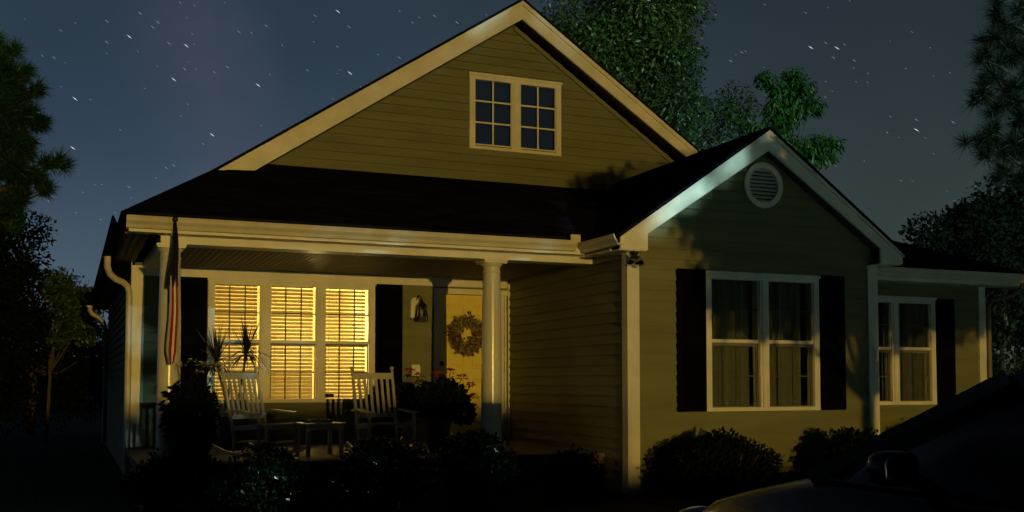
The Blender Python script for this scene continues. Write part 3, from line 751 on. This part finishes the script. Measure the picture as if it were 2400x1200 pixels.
shrub((1.02, -3.95, .46), (.56, .45, .46), 'glossy shrub in front of the right porch column', 4200, seed=3)
shrub((2.25, -3.8, .34), (.42, .38, .36), 'small dark shrub added to cover the lit brick at the right end of the porch', 2600, m='dleaf', seed=9)  # added to keep the lamp-lit foundation end dark
shrub((-2.02, -3.85, .40), (.55, .42, .42), 'dark shrub at the left porch corner under the white blossoms', 4200, m='dleaf', seed=4)
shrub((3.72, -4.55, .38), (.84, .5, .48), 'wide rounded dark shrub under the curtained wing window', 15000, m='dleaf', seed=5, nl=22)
shrub((5.65, -4.6, .40), (.66, .5, .48), 'rounded dark shrub right of the wing window behind the car hood', 12000, m='dleaf', seed=6, nl=18)
shrub((4.75, -4.5, .16), (.35, .3, .20), 'low small dark shrub between the two rounded wing shrubs', 1400, m='dleaf', seed=7, nl=8)
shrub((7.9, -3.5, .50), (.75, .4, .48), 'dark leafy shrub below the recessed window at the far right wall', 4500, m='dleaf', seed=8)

# ------------------------------------------------------------------ trees
def trunk(mb, pts, rad): mb.tube(pts, rad, 10)
def limbs(mb, base, clumps, r0=.05, step=1):
    for c in clumps[::step]:
        e = Vector(c[:3]); b = Vector(base); m = b.lerp(e, .55) + Vector((0, 0, -.1*(e-b).length)) + rv()*.1*(e-b).length
        mb.tube([b, m, e], [r0, r0*.55, r0*.2], 6)
# broad tree behind the gable
w = empty('broadleaf_tree', (15.2, 16.5, 0), 0, 'tall full broadleaf tree rising behind the main gable, right of its peak', 'tree')
random.seed(11)
cl = lumps((-.9, 0, 12.0), (3.0, 3.0, 4.3), 60, 1.05, 21) + [(-.8, 0, 12, 2.4, 2.2, 3.4), (2.6, 0, 10.6, 1.1, 1, .8), (3.3, 0, 11.0, .8, .8, .9), (2.2, 0, 9.6, .9, .8, .6), (-3.4, 0, 12.4, 1.0, 1, 1.4), (-2.9, 0, 13.4, 1.2, 1, 1.6), (-2.5, 0, 11, 1.0, 1, 1.2)]
foliage(MB(), cl, 60000, .17, .075, shell=.35, droop=.35).build('crown', M['tleaf'], w)
mb = MB(); trunk(mb, [(0, 0, 0), (-.2, 0, 5), (-.6, 0, 9), (-.9, 0, 13)], [.35, .28, .2, .08]); limbs(mb, (-.4, 0, 8), cl, .07, 2); mb.build('trunk', M['bark'], w)
# smaller tree with drooping leaves
w = empty('drooping_tree', (13.3, 6.5, 0), 0, 'smaller tree with big drooping bright green leaves above the wing roof peak', 'tree')
random.seed(12)
P = [(-.75,.1,8.75,.28),(-.4,0,8.45,.34),(.0,0,8.85,.3),(.25,0,8.55,.36),(.55,0,8.2,.3),(-.6,0,8.0,.34),(-.1,0,8.0,.4),(-.45,0,7.6,.38),(-.55,0,7.25,.34),(-.2,0,7.2,.28),(.35,0,7.15,.34),(.75,0,7.25,.34),(1.15,0,7.3,.28),(.6,0,6.9,.3),(1.0,0,6.95,.22),(-1.25,0,7.45,.28),(-1.5,0,7.2,.2),(-.05,0,6.7,.5)]
cl = [(x, y, z, r, r, r*.8) for x, y, z, r in P]
foliage(MB(), cl, 5200, .17, .055, shell=.2, droop=1.1).build('crown', M['bleaf'], w)
mb = MB(); trunk(mb, [(0, 0, 0), (-.1, 0, 4), (-.2, 0, 6.6), (-.1, 0, 8.4)], [.14, .11, .07, .03]); limbs(mb, (-.15, 0, 6.4), cl, .03, 1); mb.build('trunk', M['bark'], w)
# pines
def pine(loc, hgt, tufts, label, m, seed, nn=130, ln=.34, tr=.16):
    w = empty('pine_tree', (loc[0], loc[1], 0), 0, label, 'pine tree', 'pines at the edges of the yard')
    random.seed(seed); mb = MB()
    br = MB(); trunk(br, [(0, 0, 0), (0, 0, hgt*.5), (.02, 0, hgt)], [tr, tr*.75, .03])
    for (x, y, z, s) in tufts:
        e = Vector((x, y, z)); b = Vector((0, 0, max(.5, z - .25*math.hypot(x, y) - .15)))
        ax = (e-b).normalized() + Vector((0, 0, .5)); ax.normalize()
        br.tube([b, b.lerp(e, .6) + Vector((0, 0, -.08)), e], [.03, .02, .01], 6)
        for k in range(4):
            o = e + rv()*s*.75 if k else e
            if k: br.tube([b.lerp(e, .6), o], [.012, .006], 5)
            for _ in range(nn):
                d = (rv().normalized()*.95 + ax*.55 + Vector((0, 0, -.1))).normalized(); q = ln*random.uniform(.7, 1.1)*min(1.2, s/.35)
                p = o - ax*random.uniform(0, .16); sd = d.cross(rv()).normalized()*.0105
                mb.add([p - sd, p + sd, p + d*q + Vector((0, 0, -.04*q))], [(0, 1, 2)])
    mb.build('needles', M[m], w); br.build('trunk', M['bark'], w)
def rim(n, r, seed, z0, z1, taper=.5, s=.3, side=None):
    rs = random.Random(seed); out = []
    for i in range(n):
        z = z0 + (z1-z0)*i/n + rs.uniform(-.15, .15); a = rs.uniform(0, 6.28) if side is None else side + rs.uniform(-1.2, 1.2)
        k = r*(1 - taper*(z-z0)/(z1-z0))*rs.uniform(.45, 1); out.append((k*math.cos(a), k*math.sin(a), z, s*rs.uniform(.8, 1.2)))
    return out
pine((-4.45, 8), 8.2, [(0,0,8.0,.33),(.28,0,7.75,.33),(-.3,0,7.8,.3),(.45,0,7.45,.34),(.2,-.3,7.3,.3),(.72,0,7.02,.3),(.5,0,6.7,.3),(.65,-.1,6.45,.34),(.9,0,6.5,.28),(.35,-.3,6.2,.3),(.75,0,6.05,.26),(.62,-.1,5.75,.26),(1.12,0,5.65,.34),(.9,-.1,5.4,.3),(1.0,0,5.1,.28)] + rim(26, 1.1, 5, 4.6, 7.6, side=R(-120)) + rim(20, .8, 55, 4.7, 7.6, taper=.35, s=.34, side=R(-10)) ,
     'bushy pine lit green against the sky at the left edge', 'needle', 31)
pine((21.2, 6.2), 13, [(-1.5,0,11.3,.42),(-1.1,0,11.0,.42),(-1.7,0,10.6,.45),(-1.2,0,10.4,.4),(-2.0,0,10.05,.48),(-1.5,0,9.9,.45),(-1.9,0,9.4,.4),(-1.3,0,9.3,.45),(-1.0,0,9.0,.4),(-2.0,0,8.9,.42),(-1.6,0,8.7,.4),(-.9,0,10.0,.4),(-.6,0,9.3,.4),(-.8,0,8.4,.42),(-.4,0,8.8,.4),
     (-1.9,-.2,7.9,.42),(-2.35,-.2,7.7,.5),(-2.1,-.1,7.4,.45),(-1.6,-.2,7.5,.42),(-1.1,-.2,7.7,.42),(-.7,-.2,7.4,.42),(-1.3,0,7.0,.4),(-.6,0,6.8,.4),(-.4,0,7.9,.4)] + rim(16, 1.2, 6, 6.5, 12.5, side=R(180), s=.38),
     'dark pine with long needle tufts reaching in from the right edge', 'dneedle', 32, nn=110, ln=.42)
# leafy trees at the sides
def leafy(loc, cl, n, label, m, seed, ln=.11, wd=.06, tr=.1, top=None, name='leafy_tree', grp='dark leafy trees beside the house', droop=.2, keep=None):
    w = empty(name, (loc[0], loc[1], 0), 0, label, 'tree', grp)
    random.seed(seed); foliage(MB(), cl, n, ln, wd, shell=.3, droop=droop, keep=keep).build('crown', M[m], w)
    zt = top or max(c[2] for c in cl)
    mb = MB(); trunk(mb, [(0, 0, 0), (.05, 0, zt*.45), (0, 0, zt)], [tr, tr*.8, tr*.3]); limbs(mb, (.03, 0, zt*.45), cl, tr*.4, 2); mb.build('trunk', M['bark'], w)
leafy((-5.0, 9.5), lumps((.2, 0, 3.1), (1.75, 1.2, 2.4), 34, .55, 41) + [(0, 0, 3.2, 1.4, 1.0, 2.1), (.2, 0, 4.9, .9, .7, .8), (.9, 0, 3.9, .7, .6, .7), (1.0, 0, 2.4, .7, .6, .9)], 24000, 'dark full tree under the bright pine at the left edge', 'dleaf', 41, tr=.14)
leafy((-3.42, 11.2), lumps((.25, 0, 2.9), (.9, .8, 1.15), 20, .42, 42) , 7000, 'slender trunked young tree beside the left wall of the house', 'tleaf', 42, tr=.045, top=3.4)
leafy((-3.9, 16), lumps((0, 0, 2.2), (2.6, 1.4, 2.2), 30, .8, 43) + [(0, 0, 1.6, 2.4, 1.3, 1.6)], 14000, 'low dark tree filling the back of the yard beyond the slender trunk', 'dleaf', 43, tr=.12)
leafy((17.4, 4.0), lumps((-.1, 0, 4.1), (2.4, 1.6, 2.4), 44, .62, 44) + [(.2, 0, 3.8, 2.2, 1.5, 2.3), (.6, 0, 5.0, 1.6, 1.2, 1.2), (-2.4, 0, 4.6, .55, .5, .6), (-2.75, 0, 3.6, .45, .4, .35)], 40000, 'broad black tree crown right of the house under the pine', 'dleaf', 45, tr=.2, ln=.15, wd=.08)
leafy((11.3, -1.9), lumps((0, 0, 1.25), (.55, .5, .8), 14, .3, 46), 3200, 'small leafy tree with glinting leaves right of the house corner', 'tleaf', 46, tr=.04, ln=.07, wd=.045)
# far woods
mb = MB(); random.seed(60)
cl = []
for i in range(60):
    x = -40 + i*2.2; cl.append((x, 48 + random.uniform(-3, 3), random.uniform(1.0, 2.2), 2.2, 2, random.uniform(1.4, 2.4)))
foliage(mb, cl, 12000, .9, .6, shell=.1)
tag(mb.build('distant_woods', M['dleaf']), kind='stuff')

# ------------------------------------------------------------------ stars
def stars(lst, m, name):
    mb = MB()
    for (u, v, ln, wd) in lst:
        D = 700
        d = Vector((math.cos(v)*math.sin(u), math.cos(v)*math.cos(u), math.sin(v)))
        c = d*D; e1 = Vector((math.cos(u), -math.sin(u), 0)); e2 = e1.cross(d)
        ang = R(-36); a = (e1*math.cos(ang) + e2*math.sin(ang)).normalized()*ln; b = a.cross(d).normalized()*wd
        mb.add([c-a, c-b, c+a, c+b, c+d*wd, c-d*wd], [(0,1,4), (1,2,4), (2,3,4), (3,0,4), (1,0,5), (2,1,5), (3,2,5), (0,3,5)])
    tag(mb.build(name, m), kind='stuff')
rs = random.Random(9)
bright = [(0.041, 0.3102), (0.0914, 0.3073), (0.0807, 0.2769), (-0.004, 0.2524), (-0.005, 0.2098), (0.1572, 0.2775), (0.1158, 0.2303), (0.2437, 0.2929), (0.2558, 0.2794), (0.2317, 0.3471), (0.6868, 0.3071), (0.7104, 0.3046), (0.7782, 0.2273)]
mid = [(0.0501, 0.3309), (0.0215, 0.321), (0.0656, 0.3251), (0.0612, 0.3204), (0.1644, 0.3302), (0.139, 0.3232), (0.0218, 0.3035), (-0.0222, 0.2854), (0.0758, 0.308), (0.0902, 0.2869), (0.1286, 0.2918), (0.1169, 0.2861), (0.6129, 0.3005), (0.6231, 0.3076), (0.7004, 0.3099), (0.7253, 0.2924), (0.7784, 0.236), (0.8089, 0.2313), (0.3474, 0.3411), (0.2912, 0.3085), (0.1331, 0.2082), (0.0752, 0.198), (0.0818, 0.2007), (0.0432, 0.1788), (0.2099, 0.3423), (0.3253, 0.3466), (0.2426, 0.3341), (0.7069, 0.2966)]
stars([(u, v, 1.9, .21) for u, v in bright], M['star2'], 'bright_stars')
stars([(u, v, 1.6, .11) for u, v in mid], M['star'], 'faint_stars')
faint = [(rs.uniform(-.12, 1.05), rs.uniform(.06, .38), rs.uniform(.7, 1.2), rs.uniform(.05, .11)) for _ in range(420)]
stars(faint, M['star'], 'dim_stars')

# ------------------------------------------------------------------ parked car (nose towards the house)
def car(loc, rz):
    t = empty('parked_car', loc, rz, 'dark sedan parked on the drive with its hood towards the house', 'car')
    # local: +y forward, nose at y=0, x left(-) right(+)
    def interp(tab, s):
        for (a, va), (b, vb) in zip(tab[:-1], tab[1:]):
            if s <= b: k = (s-a)/(b-a); k = k*k*(3-2*k)*.5 + k*.5; return va + (vb-va)*k
        return tab[-1][1]
    top = [(0,.60),(.12,.70),(.45,.80),(.9,.90),(1.25,.955),(2.2,.96),(3.4,.97),(3.9,1.02),(4.5,1.0),(4.68,.9),(4.75,.72)]
    wid = [(0,.55),(.08,.68),(.25,.80),(.6,.87),(1.2,.895),(3.6,.895),(4.3,.86),(4.65,.76),(4.75,.62)]
    bot = [(0,.32),(.3,.22),(1,.2),(3.8,.2),(4.5,.25),(4.75,.4)]
    st = [0,.04,.1,.2,.35,.5,.7,.9,1.1,1.3,1.6,2,2.4,2.8,3.2,3.6,3.85,4.1,4.35,4.5,4.62,4.7,4.75]
    mb = MB(); vs = []; prof = []
    for s in st:
        w_, zt, zb = interp(wid, s), interp(top, s), interp(bot, s)
        hood = 1 if (s < 1.2 or s > 3.9) else .35
        half = [(0, zb), (w_*.8, zb), (w_*.97, zb+.05), (w_*1.0, zb+(zt-zb)*.45), (w_*.985, zb+(zt-zb)*.72), (w_*.95, zt-.055), (w_*.87, zt-.012), (w_*.6, zt+.018*hood), (w_*.3, zt+.03*hood), (0, zt+.034*hood)]
        ring = [(x, z) for x, z in half] + [(-x, z) for x, z in half[-2:0:-1]]
        n = len(ring); vs += [(x, -s, z) for x, z in ring]
    k = len(st)
    mb.add(vs, [(i*n+j, i*n+(j+1) % n, (i+1)*n+(j+1) % n, (i+1)*n+j) for i in range(k-1) for j in range(n)] + [tuple(range(n)), tuple((k-1)*n+j for j in range(n-1, -1, -1))])
    body = mb.build('body', M['paint'], t, smooth=60)
    # greenhouse
    gh = [(1.18, .955, .78, .0), (1.5, 1.15, .70, .5), (1.95, 1.345, .60, .9), (2.3, 1.40, .575, 1), (2.8, 1.405, .57, 1), (3.2, 1.36, .57, .95), (3.6, 1.2, .62, .6), (3.98, 1.0, .7, .0)]
    vs = []
    for s, zt, w_, q in gh:
        b = .94; base = .82
        half = [(base, b), (w_ + .03, b + (zt-b)*.9), (w_*.9, zt-.003), (w_*.45, zt+.022), (0, zt+.03)]
        if q == 0: half = [(base*.97, b), (w_*.98, zt-.004), (w_*.85, zt), (w_*.45, zt+.012), (0, zt+.02)]
        ring = half + [(-x, z) for x, z in half[-2::-1]]; n = len(ring); vs += [(x, -s, z) for x, z in ring]
    gl = MB(); k = len(gh)
    gl.add(vs, [(i*n+j, i*n+j+1, (i+1)*n+j+1, (i+1)*n+j) for i in range(k-1) for j in range(n-1)])
    gl.build('windows', M['cglass'], t, smooth=60)
    rf = MB(); sub = []
    for s, zt, w_, q in gh[2:6]:
        half = [(w_+.035, zt-.06), (w_*.95, zt+.012), (w_*.45, zt+.036), (0, zt+.044)]; ring = half + [(-x, z) for x, z in half[-2::-1]]; m_ = len(ring); sub += [(x, -s, z) for x, z in ring]
    rf.add(sub, [(i*m_+j, i*m_+j+1, (i+1)*m_+j+1, (i+1)*m_+j) for i in range(3) for j in range(m_-1)])
    for sx in (-1, 1):
        rf.bar((sx*.79, -1.16, .94), (sx*.615, -1.97, 1.335), .05, .05); rf.bar((sx*.83, -2.6, .94), (sx*.60, -2.55, 1.37), .06, .03); rf.bar((sx*.72, -4.0, .98), (sx*.58, -3.2, 1.33), .09, .05)
    rf.build('roof', M['paint'], t, smooth=50)
    for sx in (-1, 1):
        mm = MB(); mm.ball((sx*.99, -1.82, 1.03), (.088, .05, .060), 20, .6); mm.bar((sx*.80, -1.78, .96), (sx*.93, -1.80, 1.0), .03, .045)
        mr_ = mm.build('mirror', M['paint'], t, smooth=True)
        gm = MB(); gm.ball((sx*.99, -1.857, 1.03), (.072, .010, .046), 20, .5); gm.build('mirror_glass', M['chrome'], mr_, smooth=True)
        hl = MB(); hl.ball((sx*.66, -.16, .64), (.17, .13, .075), 16); hl.build('headlight', M['lens'], t, smooth=True)
        am = MB(); am.ball((sx*.80, -.30, .62), (.035, .1, .035), 10); am.build('turn_signal', M['amber'], t, smooth=True)
        tl = MB(); tl.ball((sx*.62, -4.66, .82), (.17, .07, .07), 14); tl.build('tail_light', M['red'], t, smooth=True)
        for y in (-1.75, -2.85):
            dh = MB(); dh.bar((sx*.905, y-.45, .84), (sx*.905, y-.28, .84), .02, .025); dh.build('door_handle', M['chrome'], t)
        for y in (-.92, -3.75):
            wh = MB(); wh.add(*ring_x(sx*.80, y, .33, .20, .32, .11)); tyre = wh.build('wheel', M['rubber'], t, smooth=40)
            rm = MB()
            for q in range(5):
                a = q*1.2566; rm.bar((sx*.905, y, .33), (sx*.905, y+.2*math.cos(a), .33+.2*math.sin(a)), .05, .02)
            rm.ball((sx*.905, y, .33), (.02, .05, .05)); rm.build('rim', M['chrome'], tyre)
    gr = MB()
    for i in range(4): gr.bar((-.35, .0, .46 + i*.035), (.35, .0, .46 + i*.035), .02, .012)
    gr.build('grille', M['chrome'], t)
    wp = MB(); wp.tube([(-.4, -1.12, .985), (.0, -1.22, 1.01), (.35, -1.3, 1.04)], .008, 6); wp.build('wiper', M['black'], t)
def ring_x(cx, cy, cz, w_, ro, ri, n=28):
    vs = []
    for x, r in ((cx-w_/2, ri), (cx-w_/2, ro*.93), (cx-w_*.35, ro), (cx+w_*.35, ro), (cx+w_/2, ro*.93), (cx+w_/2, ri)):
        vs += [(x, cy + r*math.cos(2*math.pi*j/n), cz + r*math.sin(2*math.pi*j/n)) for j in range(n)]
    return vs, [(k*n+j, k*n+(j+1) % n, ((k+1) % 6)*n+(j+1) % n, ((k+1) % 6)*n+j) for k in range(6) for j in range(n)]
car((.55, -9.85, .03), R(0))

# ------------------------------------------------------------------ lamps, trees and added blockers behind the camera that light and shadow the house
w = empty('post_lamp', (WARM.x, WARM.y, 0), 0, 'lit yellow post lamp across the street', 'lamp')
mb = MB(); mb.lathe(0, 0, [(.12, 0), (.12, .1), (.045, .15), (.04, 2.2), (.06, 2.25)], 16); mb.build('post', M['black'], w)
mb = MB(); mb.lathe(0, 0, [(.03, 3.05), (.2, 2.93), (.21, 2.9), (.03, 2.95)], 16); mb.bar((-.05, -.16, 2.2), (-.05, -.17, 2.95), .02, .02); mb.build('cap', M['black'], w)
mb = MB(); mb.ball((0, -.0, 2.27), .05); mb.build('bulb', M['lampglow'], w)
w = empty('street_lamp', (COOL.x+1.4, COOL.y-.6, 0), 0, 'tall street lamp with a cool lit head', 'lamp')
mb = MB(); mb.tube([(0,0,0), (0,0,6.6), (-.4,.2,7.2), (-1.2,.5,7.35)], [.1,.07,.05,.04], 10); mb.build('pole', M['black'], w)
mb = MB(); mb.ball((-1.4, .6, 7.32), (.3, .14, .07), 14); mb.build('lamp_head', M['black'], w)
# leafy blockers added out of view to cut the post lamp's low light
def shadow_hedge(x0, x1, z, label, seed):
    w = empty('shadow_hedge', ((x0+x1)/2, -30, 0), 0, label, 'shadow_hedge', 'added light blockers behind the viewer')
    a = (x1-x0)/2; random.seed(seed)
    mb = MB(); mb.box(-a+.05, a-.05, -.35, .35, 0, z-.05); o = mb.build('shadow_hedge_core', M['dleaf'], w)
    mb = MB()
    for _ in range(int(900*a)):
        p = (random.uniform(-a, a), random.choice((-.4, .4)), random.uniform(0, z)) if random.random() < .6 else (random.uniform(-a, a), random.uniform(-.4, .4), z-.04)
        mb.leaf(p, rv(), rv(), .05, .035)
    mb.build('foliage', M['dleaf'], w)
shadow_hedge(-3.2, -.3, 2.14, 'taller leafy blocker added behind the viewer against the post lamp', 71)
shadow_hedge(-.55, 14, 1.86, 'lower leafy blocker added behind the viewer against the post lamp', 72)
# low tree whose crown shades the wing gable from the post lamp
leafy((3.4, -18), lumps((.2, 0, 3.1), (2.1, .8, .85), 30, .42, 81) + [(.1, 0, 3.1, 1.8, .6, .72), (1.2, 0, 2.75, 1.2, .5, .5), (-.9, 0, 3.45, .8, .5, .4), (-1.25, 0, 2.62, .36, .4, .40), (-.85, 0, 2.56, .42, .4, .42), (-.35, 0, 2.6, .42, .4, .40), (.15, 0, 2.55, .5, .4, .42), (.8, 0, 2.55, .5, .4, .40), (1.5, 0, 2.6, .4, .4, .38), (1.7, 0, 2.85, .7, .5, .4), (.6, 0, 2.9, .8, .5, .5), (-1.5, 0, 3.6, .3, .3, .16)], 30000, 'low spreading tree behind the viewer near the drive', 'dleaf', 81, tr=.08, grp='trees behind the viewer')
# taller tree between the street lamp and the house, crown openings placed to aim light at chosen spots
LIGHT_HOLES = [((-2.0, -3.05, 1.85), .16, 0), ((-1.72, -3.15, 1.54), .21, 0), ((-1.15, -4.35, .38), .32, .12), ((1.7, -2.7, 1.2), .35, .45), ((-6.5, 8, 0), 1.6, .2), ((-5, 11, .2), 1.2, .3), ((1.3, -4.1, .7), .3, .3)]
def gaps(p):
    d = p - COOL
    if d.y <= 0.1: return True
    dn = d.normalized()
    for (c, r, q) in LIGHT_HOLES:
        e = Vector(c) - COOL
        if (e - dn*e.dot(dn)).length < r: return random.random() < q
    k = (WO - COOL.y) / d.y; x, z = COOL.x + d.x*k, COOL.z + d.z*k
    top = WZ - WS*abs(x-WX)
    if 2.6 < x < WX+.1 and top-.42 < z < top+.25: return False
    if 3.35 < x < 4.1 + (3.9-z)*.5 and 3.33 < z < 3.9: return random.random() < .04
    if WX < x < 6.9 and top-.3 < z < top+.2 and math.sin(x*6) > -.1: return random.random() < .75
    k = (-O - COOL.y) / d.y; x, z = COOL.x + d.x*k, COOL.z + d.z*k
    if (2.0 < x < 2.9 and 6.1 < z < 7.1) or (.6 < x < 1.35 and 5.0 < z < 5.9) or (3.3 < x < 4.1 and 6.1 < z < 7): return random.random() < .12
    if (1.2 < x < 1.9 and 4.75 < z < 5.0) or (1.7 < x < 2.3 and 5.7 < z < 6.3): return random.random() < .35
    return True
cl = lumps((0, 0, 5.5), (3.2, 1.2, 2.0), 40, .7, 82) + [(x, y, z, .9, .6, .8) for x in (-2.6, -1.3, 0, 1.3, 2.6) for y in (-.5, .5) for z in (4.0, 5.2, 6.4)] + [(3.5, 0, z, .8, .6, .7) for z in (4.2, 5.0, 5.8)] + [(-1.6, 0, 5.25, .6, .6, .5), (-1.3, .4, 5.4, .6, .5, .5)]
def keepw(p): return gaps(Vector((p.x + 9.2, p.y - 16, p.z)))
leafy((9.2, -16), cl, 62000, 'tall tree behind the viewer, crown shaped to pass street lamp light in patches', 'dleaf', 83, tr=.12, grp='trees behind the viewer', ln=.16, wd=.1, keep=keepw)
